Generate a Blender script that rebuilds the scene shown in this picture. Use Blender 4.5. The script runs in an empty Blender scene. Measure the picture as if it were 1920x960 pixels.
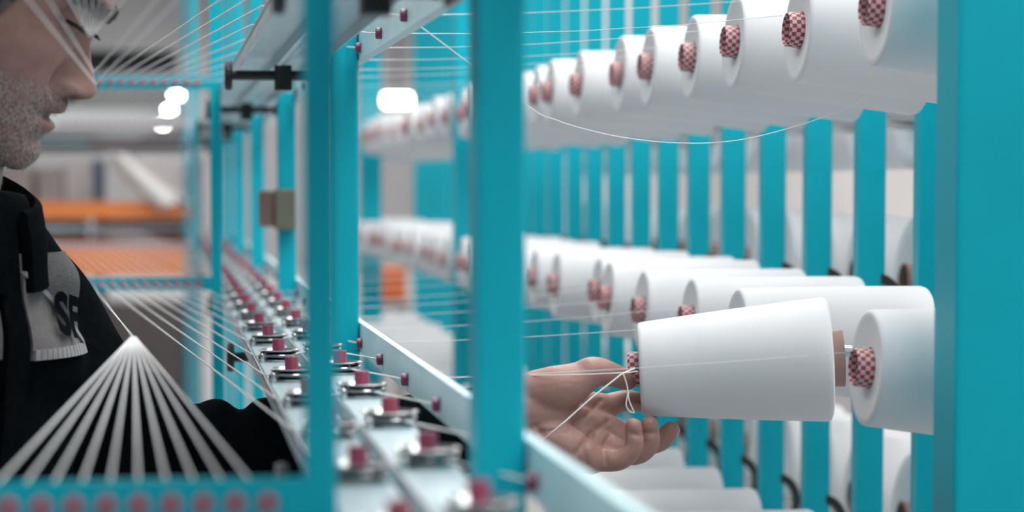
import bpy, bmesh, math, random
import numpy as np
from mathutils import Vector, Matrix
from mathutils.bvhtree import BVHTree
random.seed(7); RNG = np.random.default_rng(7)
S = bpy.context.scene
COL = S.collection
PI = math.pi
H = 1.40                                   # camera height above the floor

# ---------------------------------------------------------------- camera
FPX = 4600.0; PITCH = math.radians(3.5); VPX, VPY = 308.0, 350.0
PY = VPY + FPX*math.tan(PITCH); PX = 960.0
YAW = math.atan((960-VPX)*math.cos(PITCH)/FPX)
cam = bpy.data.cameras.new('camera'); camo = bpy.data.objects.new('camera', cam); COL.objects.link(camo)
cam.sensor_width = 36; cam.lens = FPX/1920*36
cam.shift_y = (PY-480)/1920
cam.clip_start = 0.05; cam.clip_end = 200
camo.location = (0, 0, H); camo.rotation_euler = (PI/2-PITCH, 0, -YAW)
cam.dof.use_dof = True; cam.dof.focus_distance = 2.27; cam.dof.aperture_fstop = 5.0
S.camera = camo
_fw = np.array([math.sin(YAW)*math.cos(PITCH), math.cos(YAW)*math.cos(PITCH), -math.sin(PITCH)])
_rt = np.array([math.cos(YAW), -math.sin(YAW), 0.0]); _up = np.cross(_rt, _fw)
def W(x, y, Y):
    """point of the place at depth Y seen at photograph pixel (x, y)"""
    d = _fw*FPX + _rt*(x-PX) - _up*(y-PY); d = d/d[1]*Y
    return np.array([d[0], d[1], d[2]+H])

# ---------------------------------------------------------------- world, lights, exposure
wd = bpy.data.worlds.new('world'); S.world = wd; wd.use_nodes = True
bg = wd.node_tree.nodes['Background']; bg.inputs[0].default_value = (.80, .90, 1.0, 1); bg.inputs[1].default_value = .24
S.view_settings.view_transform = 'Standard'; S.view_settings.look = 'None'
S.view_settings.exposure = -0.08; S.view_settings.gamma = 1.0; S.view_settings.use_curve_mapping = False
S.cycles.use_denoising = True
S.cycles.max_bounces = 8
def area(name, loc, sx, sy, power, col=(1, .98, .95), rot=(0, 0, 0)):
    l = bpy.data.lights.new(name, 'AREA'); l.shape = 'RECTANGLE'; l.size = sx; l.size_y = sy; l.energy = power; l.color = col
    o = bpy.data.objects.new(name, l); COL.objects.link(o); o.location = loc; o.rotation_euler = rot; return o
# light of the hall's rows of ceiling lamps, plus two added fill lights
area('hall_light', (.75, 3.0, 3.6), .9, 6.0, 138)
area('hall_light', (1.25, -1.2, 3.1), 2.4, .9, 62)  # unseen fill, added to brighten the sides that face the camera
area('hall_light', (-2.4, 2.6, 4.0), .9, 6.0, 95)
area('hall_light', (3.2, 5.0, 4.0), .9, 8.0, 250)
area('hall_light', (-1.0, 10.5, 4.6), 5.0, 5.0, 220)
area('hall_light', (1.5, 20.0, 5.0), 9.0, 8.0, 480)
area('hall_light', (0, 36.0, 5.0), 12.0, 12.0, 1000)  # extra fill added far down the hall to brighten the back wall

# ---------------------------------------------------------------- materials
MATS = {}
def mat(name, col, rough=.5, metal=0.0, noise=0.0, nscale=20, bump=0.0, bscale=200, coat=0.0, spec=.5, emit=None, sheen=0.0):
    if name in MATS: return MATS[name]
    m = bpy.data.materials.new(name); m.use_nodes = True; nt = m.node_tree; b = nt.nodes['Principled BSDF']
    b.inputs['Base Color'].default_value = (*col, 1); b.inputs['Roughness'].default_value = rough; b.inputs['Metallic'].default_value = metal
    b.inputs['Coat Weight'].default_value = coat; b.inputs['Specular IOR Level'].default_value = spec; b.inputs['Sheen Weight'].default_value = sheen
    tc = nt.nodes.new('ShaderNodeTexCoord')
    if noise:
        n = nt.nodes.new('ShaderNodeTexNoise'); n.inputs['Scale'].default_value = nscale; n.inputs['Detail'].default_value = 4
        nt.links.new(tc.outputs['Object'], n.inputs['Vector'])
        r = nt.nodes.new('ShaderNodeMapRange'); r.inputs[1].default_value = .3; r.inputs[2].default_value = .7
        r.inputs[3].default_value = 1-noise; r.inputs[4].default_value = 1+noise
        nt.links.new(n.outputs[0], r.inputs[0])
        mx = nt.nodes.new('ShaderNodeVectorMath'); mx.operation = 'SCALE'; mx.inputs[0].default_value = col
        nt.links.new(r.outputs[0], mx.inputs[3]); nt.links.new(mx.outputs[0], b.inputs['Base Color'])
    if bump:
        n2 = nt.nodes.new('ShaderNodeTexNoise'); n2.inputs['Scale'].default_value = bscale; n2.inputs['Detail'].default_value = 3
        nt.links.new(tc.outputs['Object'], n2.inputs['Vector'])
        bp = nt.nodes.new('ShaderNodeBump'); bp.inputs['Strength'].default_value = bump; bp.inputs['Distance'].default_value = .002
        nt.links.new(n2.outputs[0], bp.inputs['Height']); nt.links.new(bp.outputs[0], b.inputs['Normal'])
    if emit:
        b.inputs['Emission Color'].default_value = (*col, 1); b.inputs['Emission Strength'].default_value = emit
    MATS[name] = m; return m

TEAL = mat('teal_paint', (.0, .43, .55), .38, noise=.06, nscale=6, bump=.05, bscale=150, spec=.3)
RAIL = mat('painted_steel', (.50, .64, .70), .32, metal=.0, noise=.05, nscale=15)
BARM = mat('pale_blue_bar', (.55, .78, .84), .35, metal=.0, noise=.06, nscale=12)
STEEL = mat('polished_steel', (.55, .57, .58), .22, metal=1.0)
DARKST = mat('dark_steel', (.07, .07, .07), .4, metal=.6, noise=.2, nscale=40)
BLACK = mat('black_plastic', (.012, .014, .016), .4)
PINK = mat('pink_ceramic', (.31, .055, .11), .35, noise=.1, nscale=60)
PURPLE = mat('purple_ceramic', (.22, .03, .10), .25)
YARN = mat('white_yarn_thread', (.86, .88, .90), .8, sheen=.3)
OLIVE = mat('olive_plate', (.14, .14, .10), .5, noise=.15, nscale=30)
BROWN = mat('brown_plate', (.17, .11, .09), .6, noise=.15, nscale=30)
TUBEB = mat('bare_tube', (.30, .19, .17), .7, noise=.1, nscale=50)

def yarn_body_mat():
    m = bpy.data.materials.new('wound_white_yarn'); m.use_nodes = True; nt = m.node_tree; b = nt.nodes['Principled BSDF']
    b.inputs['Roughness'].default_value = .85; b.inputs['Sheen Weight'].default_value = .25
    tc = nt.nodes.new('ShaderNodeTexCoord')
    hs = []
    for rot in (.22, -.22):
        mp = nt.nodes.new('ShaderNodeMapping'); mp.inputs['Rotation'].default_value = (0, 0, rot)
        nt.links.new(tc.outputs['UV'], mp.inputs[0])
        w = nt.nodes.new('ShaderNodeTexWave'); w.wave_type = 'BANDS'; w.bands_direction = 'X'
        w.inputs['Scale'].default_value = 42; w.inputs['Distortion'].default_value = 1.5; w.inputs['Detail'].default_value = 2
        nt.links.new(mp.outputs[0], w.inputs[0]); hs.append(w)
    ad = nt.nodes.new('ShaderNodeMath'); ad.operation = 'ADD'
    nt.links.new(hs[0].outputs['Fac'], ad.inputs[0]); nt.links.new(hs[1].outputs['Fac'], ad.inputs[1])
    cr = nt.nodes.new('ShaderNodeMapRange'); cr.inputs[2].default_value = 2; cr.inputs[3].default_value = .74; cr.inputs[4].default_value = .80
    nt.links.new(ad.outputs[0], cr.inputs[0])
    cb = nt.nodes.new('ShaderNodeVectorMath'); cb.operation = 'SCALE'; cb.inputs[0].default_value = (.985, .995, 1.03)
    nt.links.new(cr.outputs[0], cb.inputs[3]); nt.links.new(cb.outputs[0], b.inputs['Base Color'])
    bp = nt.nodes.new('ShaderNodeBump'); bp.inputs['Strength'].default_value = .12; bp.inputs['Distance'].default_value = .001
    nt.links.new(ad.outputs[0], bp.inputs['Height']); nt.links.new(bp.outputs[0], b.inputs['Normal'])
    return m
YBODY = yarn_body_mat()
def checker_mat():
    m = bpy.data.materials.new('red_white_checked_paper_tube'); m.use_nodes = True; nt = m.node_tree; b = nt.nodes['Principled BSDF']
    b.inputs['Roughness'].default_value = .55
    tc = nt.nodes.new('ShaderNodeTexCoord'); ck = nt.nodes.new('ShaderNodeTexChecker')
    ck.inputs['Color1'].default_value = (.36, .045, .06, 1); ck.inputs['Color2'].default_value = (.60, .48, .50, 1); ck.inputs['Scale'].default_value = 1
    nt.links.new(tc.outputs['UV'], ck.inputs[0]); nt.links.new(ck.outputs[0], b.inputs['Base Color'])
    return m
CHECK = checker_mat()

# ---------------------------------------------------------------- helpers
def link(o, parent=None):
    COL.objects.link(o)
    if parent: o.parent = parent
    return o
def mesh(name, verts, faces, m=None, smooth=False, uvs=None):
    me = bpy.data.meshes.new(name); me.from_pydata([tuple(map(float, v)) for v in verts], [], faces); me.update()
    if m: me.materials.append(m)
    if smooth: me.polygons.foreach_set('use_smooth', [True]*len(me.polygons))
    if uvs is not None:
        ul = me.uv_layers.new(name='UVMap')
        for l in me.loops: ul.data[l.index].uv = uvs[l.vertex_index]
    return me
def part(name, me, parent=None, loc=(0, 0, 0), rot=(0, 0, 0), label=None):
    o = bpy.data.objects.new(name, me); link(o, parent); o.location = loc; o.rotation_euler = rot
    if label: o['label'] = label
    return o
def tag(o, label, cat, group=None):
    o['label'] = label; o['category'] = cat
    if group: o['group'] = group
    return o
def thing(name, loc, label, cat, group=None, rot=(0, 0, 0)):
    o = bpy.data.objects.new(name, None); link(o); o.location = loc; o.rotation_euler = rot; o.empty_display_size = .05
    return tag(o, label, cat, group)
def struct(o): o['kind'] = 'structure'; return o
class G:
    """collects geometry for one mesh"""
    def __init__(s): s.v = []; s.f = []
    def add(s, v, f):
        n = len(s.v); s.v += [tuple(p) for p in v]; s.f += [tuple(i+n for i in q) for q in f]; return s
    def box(s, x0, x1, y0, y1, z0, z1, bv=0.0):
        if bv <= 0:
            v = [(x, y, z) for x in (x0, x1) for y in (y0, y1) for z in (z0, z1)]
            return s.add(v, [(0, 1, 3, 2), (4, 6, 7, 5), (0, 4, 5, 1), (2, 3, 7, 6), (0, 2, 6, 4), (1, 5, 7, 3)])
        bm = bmesh.new(); bmesh.ops.create_cube(bm, size=1)
        for w in bm.verts: w.co = Vector(((x0+x1)/2+w.co.x*(x1-x0), (y0+y1)/2+w.co.y*(y1-y0), (z0+z1)/2+w.co.z*(z1-z0)))
        bmesh.ops.bevel(bm, geom=list(bm.edges), offset=bv, segments=2, affect='EDGES', profile=.5)
        bm.verts.index_update()
        s.add([w.co[:] for w in bm.verts], [[w.index for w in f.verts] for f in bm.faces]); bm.free(); return s
    def lathe(s, prof, n=24, axis='z', o=(0, 0, 0), closed=False):
        """prof: list of (r, h) revolved about axis"""
        v = []
        for (r, h) in prof:
            for i in range(n):
                a = 2*PI*i/n; c, d = r*math.cos(a), r*math.sin(a)
                p = {'z': (c, d, h), 'x': (h, c, d), 'y': (d, h, c)}[axis]
                v.append((p[0]+o[0], p[1]+o[1], p[2]+o[2]))
        m = len(prof); f = []
        for j in range(m if closed else m-1):
            k = (j+1) % m
            for i in range(n):
                q = (i+1) % n; f.append((j*n+i, j*n+q, k*n+q, k*n+i))
        if not closed:
            if prof[0][0] > 1e-6: f.append(tuple(range(n))[::-1])
            if prof[-1][0] > 1e-6: f.append(tuple(range((m-1)*n, m*n)))
        return s.add(v, f)
    def tube(s, pts, rad, n=6, cap=True):
        pts = [np.array(p, float) for p in pts]; m = len(pts)
        if not hasattr(rad, '__len__'): rad = [rad]*m
        t0 = pts[1]-pts[0]; ref = np.array([0, 0, 1.0]) if abs(t0[2]) < .9*np.linalg.norm(t0) else np.array([1.0, 0, 0])
        v = []
        for i in range(m):
            t = pts[min(i+1, m-1)]-pts[max(i-1, 0)]; t = t/(np.linalg.norm(t)+1e-12)
            a = np.cross(t, ref); a /= np.linalg.norm(a)+1e-12; b = np.cross(a, t)
            ref = b
            for k in range(n):
                an = 2*PI*k/n; v.append(pts[i]+rad[i]*(math.cos(an)*a+math.sin(an)*b))
        f = [(j*n+k, (j+1)*n+k, (j+1)*n+(k+1) % n, j*n+(k+1) % n) for j in range(m-1) for k in range(n)]
        if cap: f += [tuple(range(n)), tuple(range((m-1)*n, m*n))[::-1]]
        return s.add(v, f)
    def ball(s, c, r, n=16, scale=(1, 1, 1), R=None):
        prof = [(math.sin(PI*i/n), -math.cos(PI*i/n)) for i in range(n+1)]
        g = G().lathe(prof, 2*n); v = np.array(g.v)*np.array(scale)*r
        if R is not None: v = v@np.array(R).T
        return s.add(v+np.array(c), g.f)
    def me(s, name, m=None, smooth=False): return mesh(name, s.v, s.f, m, smooth)
def catmull(pts, n=8):
    P = [np.array(p, float) for p in pts]; P = [2*P[0]-P[1]]+P+[2*P[-1]-P[-2]]; out = []
    for i in range(1, len(P)-2):
        for k in range(n):
            t = k/n; a, b, c, d = P[i-1:i+3]
            out.append(.5*((2*b)+(-a+c)*t+(2*a-5*b+4*c-d)*t*t+(-a+3*b-3*c+d)*t**3))
    out.append(P[-2]); return out
def autosmooth(me, ang=.6):
    me.polygons.foreach_set('use_smooth', [True]*len(me.polygons))
    bm = bmesh.new(); bm.from_mesh(me); bmesh.ops.recalc_face_normals(bm, faces=bm.faces)
    for e in bm.edges:
        if len(e.link_faces) == 2 and e.calc_face_angle(0) > ang: e.smooth = False
    bm.to_mesh(me); bm.free(); return me
ORD = ['first', 'second', 'third', 'fourth', 'fifth', 'sixth', 'seventh', 'eighth', 'ninth', 'tenth', 'eleventh', 'twelfth', 'thirteenth',
       'fourteenth', 'fifteenth', 'sixteenth', 'seventeenth', 'eighteenth', 'nineteenth', 'twentieth', 'twenty-first', 'twenty-second',
       'twenty-third', 'twenty-fourth', 'twenty-fifth', 'twenty-sixth', 'twenty-seventh', 'twenty-eighth']

# ---------------------------------------------------------------- the hall
def slab(name, m, *b): return struct(part(name, G().box(*b).me(name, m)))
slab('floor', mat('grey_concrete_floor', (.30, .30, .305), .45, noise=.12, nscale=1.5), -9, 9, -3, 46, -.1, 0)
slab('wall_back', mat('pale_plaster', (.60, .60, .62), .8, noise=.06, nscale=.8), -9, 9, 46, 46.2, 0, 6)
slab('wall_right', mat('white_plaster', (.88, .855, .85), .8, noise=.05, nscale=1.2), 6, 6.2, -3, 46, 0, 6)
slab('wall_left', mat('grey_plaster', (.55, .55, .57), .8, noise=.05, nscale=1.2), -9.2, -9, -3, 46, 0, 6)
slab('ceiling', mat('ceiling_panels', (.62, .63, .65), .8), -9, 9, -3, 46, 6, 6.2)

# ---------------------------------------------------------------- creel dimensions
P = .2415                                   # pitch between neighbouring cones
CX, CY = .580, 1.967                        # cone face plane, first cone
ROWZ = [H+.145, H-.149, H-.449]             # upper, lower and bottom row at the cone tips
NS = 25
TILT = math.radians(3.6)
RTOP = [H+.146, H-.165]                     # top of the tension rails, upper and lower
# --- cone rack: slats, spindles, uprights
rack = thing('cone_rack', (.85, 2.6, 0), 'teal steel creel rack of narrow vertical slats carrying the yarn cones', 'rack')
rk = Vector(rack.location)
def rpart(name, g, m, parent=rack, smooth=False, label=None):
    me = g.me(name, m, smooth)
    return part(name, me, parent, -rk, label=label)
SX0, SX1 = .832, .866
z_sl0, z_sl1 = H-.485, H+.62
g = G(); w, t = SX1-SX0, .022
g.box(0, w, 0, .004, 0, z_sl1-z_sl0); g.box(0, .004, .004, t, 0, z_sl1-z_sl0); g.box(w-.004, w, .004, t, 0, z_sl1-z_sl0)
for zz in (H-.460, H-.161, H+.133):
    pass
slat_me = g.me('slat', TEAL)
bolt_me = autosmooth(G().lathe([(0, .0), (.0045, 0), (.0045, -.003), (0, -.003)], 10, 'y').me('bolt', DARKST))
rod_me = autosmooth(G().lathe([(0, -.245), (.004, -.243), (.006, -.236), (.006, .02), (0, .02)], 14, 'x').me('spindle', STEEL))
arc = [(.036*math.cos(a)-.004, 0, .040*math.sin(a)+.022) for a in np.linspace(-1.25, 1.45, 12)]
gb = G()
for i in range(len(arc)-1):
    (xa, _, za), (xb, _, zb) = arc[i], arc[i+1]
    v = [(xa*s+(.0), yy, za*s) for s in (1, .80) for yy in (-.011, .011)] + [(xb*s, yy, zb*s) for s in (1, .80) for yy in (-.011, .011)]
    gb.add(v, [(0, 1, 5, 4), (2, 6, 7, 3), (0, 4, 6, 2), (1, 3, 7, 5), (0, 2, 3, 1), (4, 5, 7, 6)])
gb.box(-.004, .030, -.006, .006, -.004, .004)
brk_me = gb.me('spindle_bracket', mat('blackened_bracket', (.025, .022, .020), .5))
NSL = 24
for k in range(NSL):
    y = 2.645+P*(k)
    o = part('slat', slat_me, rack, Vector((SX0, y, z_sl0))-rk)
    if k < 14:
        for zz in (H-.468, H-.170, H+.125):
            part('bolt', bolt_me, o, (w*.55, 0, zz-z_sl0))
for k in range(NS):
    y = CY+P*k
    for r in range(3):
        zc = ROWZ[r]-math.tan(TILT)*(SX0+.03-CX)
        o = part('spindle', rod_me, rack, Vector((SX0+.025, y, zc))-rk, (0, TILT, 0))
        part('spindle_bracket', brk_me, o, (.000, -.036, .0))
for zc in (H-.50, H+.60):
    rpart('cross_rail', G().box(SX0-.002, SX1+.002, 2.3, 8.25, zc-.02, zc+.02, .003), TEAL)
UPR = [(.585, .680, 1.765, 1.822), (.585, .650, 4.96, 5.01), (.585, .650, 7.40, 7.44)]
for (a, b, c, d) in UPR:
    rpart('upright', G().box(a, b, c, d, 0, H+.9, .004), TEAL)
    rpart('upright_foot', G().box(a-.03, b+.03, c-.03, d+.03, 0, .012, .002), TEAL)
    rpart('tie_bar', G().box(b-.002, SX0+.002, c+.005, d-.005, H+.66, H+.70, .002), TEAL)
for y in (2.45, 8.22):
    rpart('upright', G().box(SX0, SX1+.02, y, y+.04, 0, H+.64, .003), TEAL)

# --- yarn cones
def cone_meshes(rf, rb, L, rt0=.0160, rt1=.0255, full=True):
    e = .006
    prof = [(rt0+.0012, .0035), (rf*.55, .0025), (rf*.85, .0008), (rf-.003, -.0002), (rf-.0008, .0012), (rf, .004)]
    for i in range(1, 13): prof.append((rf+(rb-rf)*i/13+.0006*math.sin(i*PI/13), .004+(L-.010)*i/13))
    prof += [(rb, L-.006), (rb-.001, L-.002), (rb-.005, L), (rb*.75, L-.002), (rt1+.001, L-.004)]
    n = 64; v = []; uv = []
    for (r, h) in prof:
        for i in range(n):
            a = 2*PI*i/n; v.append((h, r*math.cos(a), r*math.sin(a))); uv.append((h*12, i/n*4))
    m = len(prof)
    f = [(j*n+i, (j+1)*n+i, (j+1)*n+(i+1) % n, j*n+(i+1) % n) for j in range(m-1) for i in range(n)]
    # inner wall, so the package is a closed shell round its tube
    f += [((m-1)*n+i, i, (i+1) % n, (m-1)*n+(i+1) % n) for i in range(n)]
    yb = mesh('yarn_package', v, f, YBODY, True, uv); autosmooth(yb, .9)
    tw = .0026; lo = -.0105
    pr = [(rt0-tw, .03), (rt0-tw, lo+.002), (rt0-tw*.5, lo), (rt0-.0004, lo+.001), (rt0, lo+.003), (rt0+.0004, .012), (rt1, L+.012), (rt1-tw, L+.012), (rt0-tw+.001, .03)]
    v = []; uv = []; n = 32
    for (r, h) in pr:
        for i in range(n+1):
            a = 2*PI*i/n; v.append((h, r*math.cos(a), r*math.sin(a))); uv.append((h/.0041+40.02, i/n*26+.01))
    f = [(j*(n+1)+i, (j+1)*(n+1)+i, (j+1)*(n+1)+i+1, j*(n+1)+i+1) for j in range(len(pr)-1) for i in range(n)]
    ct = mesh('core_tube', v, f, CHECK, True, uv); ct.materials.append(TUBEB)
    for p in ct.polygons:
        if p.center.x > .02: p.material_index = 1
    autosmooth(ct, .7)
    return yb, ct
KINDS = [cone_meshes(.0485, .0615, .198), cone_meshes(.0470, .0595, .194), cone_meshes(.0500, .0625, .200)]
def cone(loc, kind, label, group, rot=(0, TILT, 0), spin=0):
    o = thing('yarn_cone', loc, label, 'yarn cone', group, rot)
    a = part('yarn_package', kind[0], o, rot=(spin, 0, 0)); b = part('core_tube', kind[1], o, rot=(spin*1.7, 0, 0), label='red and white checked paper tube')
    return o
ROWN = ['upper', 'lower', 'bottom']
TIPS = {}
for r in range(3):
    for k in range(NS):
        if r == 1 and k == 1: continue              # the cone in the man's hand comes from here
        if r == 2 and k in (8,): continue
        dx = RNG.uniform(-.007, .010); dz = RNG.uniform(-.003, .003)
        if r == 1 and k == 6: dx = .024
        if k == 0: dx = 0
        if r == 1 and k == 0: dx = -.006
        kind = KINDS[int(RNG.integers(3))] if k > 2 else KINDS[0]
        if r == 2 and k > 3: kind = KINDS[2]
        loc = (CX+dx, CY+P*k, ROWZ[r]+dz)
        cone(loc, kind, f'white yarn cone on the {ROWN[r]} row of the rack, {ORD[k]} from the wide right post', f'cones on the {ROWN[r]} row', spin=RNG.uniform(0, 6))
        TIPS[(r, k)] = np.array(loc)
# cones on the far side of the slats, bases towards us
BK = cone_meshes(.078, .092, .17)
for r in range(3):
    for k in range(3, 17):
        z = ROWZ[r]+(-.040, .010, -.012)[r]
        cone((1.165, 1.967+P*k+.02, z), BK, f'large white yarn cone behind the slats, {ROWN[r]} row, {ORD[k-3]} from the right post',
             f'cones behind the slats, {ROWN[r]} row', rot=(0, -TILT, PI), spin=RNG.uniform(0, 6))
for r in range(3):
    for k in range(3, 17):
        o = part('spindle', rod_me, rack, Vector((SX1-.01, CY+P*k+.02, ROWZ[r]+(-.055, -.004, -.026)[r]))-rk, (0, -TILT, PI))

# ---------------------------------------------------------------- tension frame: posts and rods
YP = [1.36, 2.56, 3.78, 4.98, 6.19, 7.40]
fr = thing('creel_stand', (.186, 3.8, 0), 'teal steel posts with black clamp rods holding the tension rails', 'stand')
fk = Vector(fr.location)
def fpart(name, g, m, parent=None, smooth=False, label=None):
    return part(name, g.me(name, m, smooth), parent or fr, -fk if parent is None else (0, 0, 0), label=label)
for y in YP:
    fpart('post', G().box(.1725, .2005, y, y+.038, 0, H+1.0, .003), TEAL)
    fpart('foot_plate', G().box(.14, .23, y-.03, y+.07, 0, .012, .002), TEAL)
    for zt in (RTOP[0]-.0235, RTOP[1]-.0235):
        yy = y+.17
        rod = G().lathe([(0, .068), (.0055, .068), (.0055, .182), (0, .182)], 14, 'x', (0, yy, zt))
        o = fpart('clamp_rod', rod, BLACK)
        fpart('knob', G().lathe([(0, .067), (.0150, .067), (.0165, .069), (.0165, .073), (.015, .075), (0, .075)], 20, 'x', (0, yy, zt)), BLACK)
        fpart('clamp_block', G().box(.1215, .1400, yy-.014, yy+.014, zt-.0165, zt+.0108, .001), BLACK)
        fpart('clamp_arm', G().box(.1745, .1795, y+.03, yy+.012, zt-.010, zt+.010, .001), BLACK)
pl = thing('plate_box', (.16, 3.74, H+.0), 'small olive and brown box fixed to a teal post', 'box')
bx0 = W(515, 430, 3.765); bx1 = W(553, 355, 3.765); bx2 = W(486, 430, 3.765)
L = Vector(pl.location)
part('cover', G().box(bx0[0], bx1[0], 3.745, 3.779, bx0[2], bx1[2], .002).me('cover', OLIVE), pl, -L)
part('side_box', G().box(bx2[0], bx0[0]+.0002, 3.755, 3.80, bx0[2]+.004, bx1[2]-.002, .003).me('side_box', BROWN), pl, -L, label='brown side of the box')

# --- tension rails with disc tensioners
LX = [(.084, .124), (.131, .1695)]
RY0, RY1 = .75, 8.3
PH = [2.088-5*P, 1.676-3*P]
disc_low = autosmooth(G().lathe([(0, .0045), (.012, .0045), (.0165, .0055), (.0185, .0072), (.0188, .0062), (.0165, .0042), (.010, .0030), (0, .0030)], 28).me('lower_disc', STEEL))
disc_up = autosmooth(G().lathe([(0, .0062), (.010, .0062), (.0150, .0076), (.0192, .0112), (.0200, .0110), (.0160, .0066), (.011, .0052), (0, .0052)], 28).me('upper_disc', STEEL))
pin_me = autosmooth(G().lathe([(0, .0), (.0058, .0), (.0058, .0200), (.0054, .0207), (.0026, .0207), (.0024, .0190), (0, .0190)], 20).me('ceramic_pin', PINK))
base_me = autosmooth(G().lathe([(.0165, 0), (.0165, .002), (.014, .003), (0, .003)], 24).me('tensioner', STEEL))
gd_me = autosmooth(G().lathe([(0, 0), (.0032, 0), (.0036, .0015), (.0030, .0075), (.0012, .009), (0, .009)], 12).me('guide_stud', STEEL))
TENS = {}
POSN = {0: 'upper', 1: 'lower'}
for lv in range(2):
    for li in range(2):
        x0, x1 = LX[li]; zt = RTOP[lv]
        rl = thing('tension_rail', ((x0+x1)/2, RY0, zt-.012), f'{POSN[lv]} {"left" if li == 0 else "right"} grey steel rail carrying disc tensioners', 'rail', 'tension rails')
        lo = Vector(rl.location)
        g = G().box(x0, x1, RY0, RY1, zt-.0022, zt); g.box(x0, x0+.002, RY0, RY1, zt-.0125, zt-.0022); g.box(x1-.002, x1, RY0, RY1, zt-.0125, zt-.0022)
        part('channel', g.me('channel', RAIL), rl, -lo)
        part('edge_lip', G().box(x0-.0012, x0+.0018, RY0, RY1, zt, zt+.0035, .0006).me('edge_lip', STEEL), rl, -lo)
        k = 0
        while True:
            y = PH[li]+P*k
            if y > RY1-.05: break
            xc = (x0+x1)/2+.002
            tn = part('tensioner', base_me, rl, Vector((xc, y, zt))-lo)
            part('lower_disc', disc_low, tn); part('upper_disc', disc_up, tn); part('ceramic_pin', pin_me, tn, label='pink ceramic pin')
            part('guide_stud', gd_me, rl, Vector((x0+.005, y-.022, zt))-lo)
            TENS[(lv, li, round((y-(2.088 if li == 0 else 1.676+2*P))/P))] = np.array([xc, y, zt+.0055])
            k += 1

# --- right hand eyelet bars
EYX = .2015
eye_me = autosmooth(G().lathe([(.0028, -.0045), (.0046, -.0045), (.0054, -.0035), (.0054, .0035), (.0046, .0045), (.0028, .0045)], 18, 'x', closed=True).me('eyelet', PURPLE))
EYE = {}
for lv in range(2):
    zb = (H+.1315, H-.1730)[lv]
    eb = thing('eyelet_bar', (EYX, .8, zb), f'{POSN[lv]} pale blue bar with purple eyelets between posts and cones', 'bar', 'eyelet bars')
    lo = Vector(eb.location)
    g = G().box(EYX, EYX+.0025, .9, 8.3, zb, zb+.031); g.box(EYX+.0025, EYX+.0065, .9, 8.3, zb+.0285, zb+.031); g.box(EYX+.0025, EYX+.010, .9, 8.3, zb, zb+.0025)
    part('bar_profile', g.me('bar_profile', BARM), eb, -lo)
    for k in range(-4, 25):
        y = 2.05+P*k
        if y < 1.0 or y > 8.2: continue
        part('eyelet', eye_me, eb, Vector((EYX-.001, y, zb+.011))-lo)
        EYE[(lv, k)] = np.array([EYX-.001, y, zb+.011])
    for y in YP:
        part('bar_clip', G().box(EYX-.004, EYX-.0002, y+.004, y+.034, zb-.012, zb+.012, .001).me('bar_clip', DARKST), eb, -lo)

# --- cross eyelet bars on thin posts
SEC = [1.20, 3.63, 6.045, 8.46]
EXS = [-.0915+.0156*i for i in range(10)]
ce_me = autosmooth(G().lathe([(.0022, -.003), (.0046, -.003), (.0052, -.002), (.0052, .002), (.0046, .003), (.0022, .003)], 16, 'y', closed=True).me('eyelet', mat('rose_ceramic', (.50, .16, .20), .3)))
CEY = {}
for si, y in enumerate(SEC):
    tp = thing('thin_post', (.076, y, 0), f'thin teal square post carrying eyelet cross bars, {ORD[si]} from the camera', 'post', 'thin posts')
    lo = Vector(tp.location)
    part('tube', G().box(.0675, .0832, y, y+.0135, 0, H+1.0, .0015).me('tube', TEAL), tp, -lo)
    part('foot_plate', G().box(.045, .105, y-.03, y+.045, 0, .01, .001).me('foot_plate', TEAL), tp, -lo)
    for lv in range(2):
        zb = ((H+.150, H-.1545) if si == 0 else (H+.152, H-.1425))[lv]; zt = zb+.011
        cb = thing('eyelet_cross_bar', (-.02, y, zb), f'{POSN[lv]} teal cross bar with a row of rose eyelets, {ORD[si]} from the camera', 'bar', 'cross bars')
        lo = Vector(cb.location)
        zz = zt-.011
        hh = .010 if si < 2 else .006
        g = G().box(-.60, .0690, y, y+.003, zz-hh, zz+hh+(.002 if si == 0 else 0)); g.box(-.60, .0690, y+.003, y+.014, zz+hh-.002, zz+hh)
        part('bar_profile', g.me('bar_profile', TEAL if si < 2 else RAIL), cb, -lo)
        for i, x in enumerate(EXS):
            part('eyelet', ce_me, cb, Vector((x, y, zz))-lo)
            CEY[(si, lv, i)] = np.array([x, y, zz])
        for i in range(1, 11 if si else 2):
            part('eyelet', ce_me, cb, Vector((EXS[0]-.0156*i, y, zz))-lo)

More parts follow.
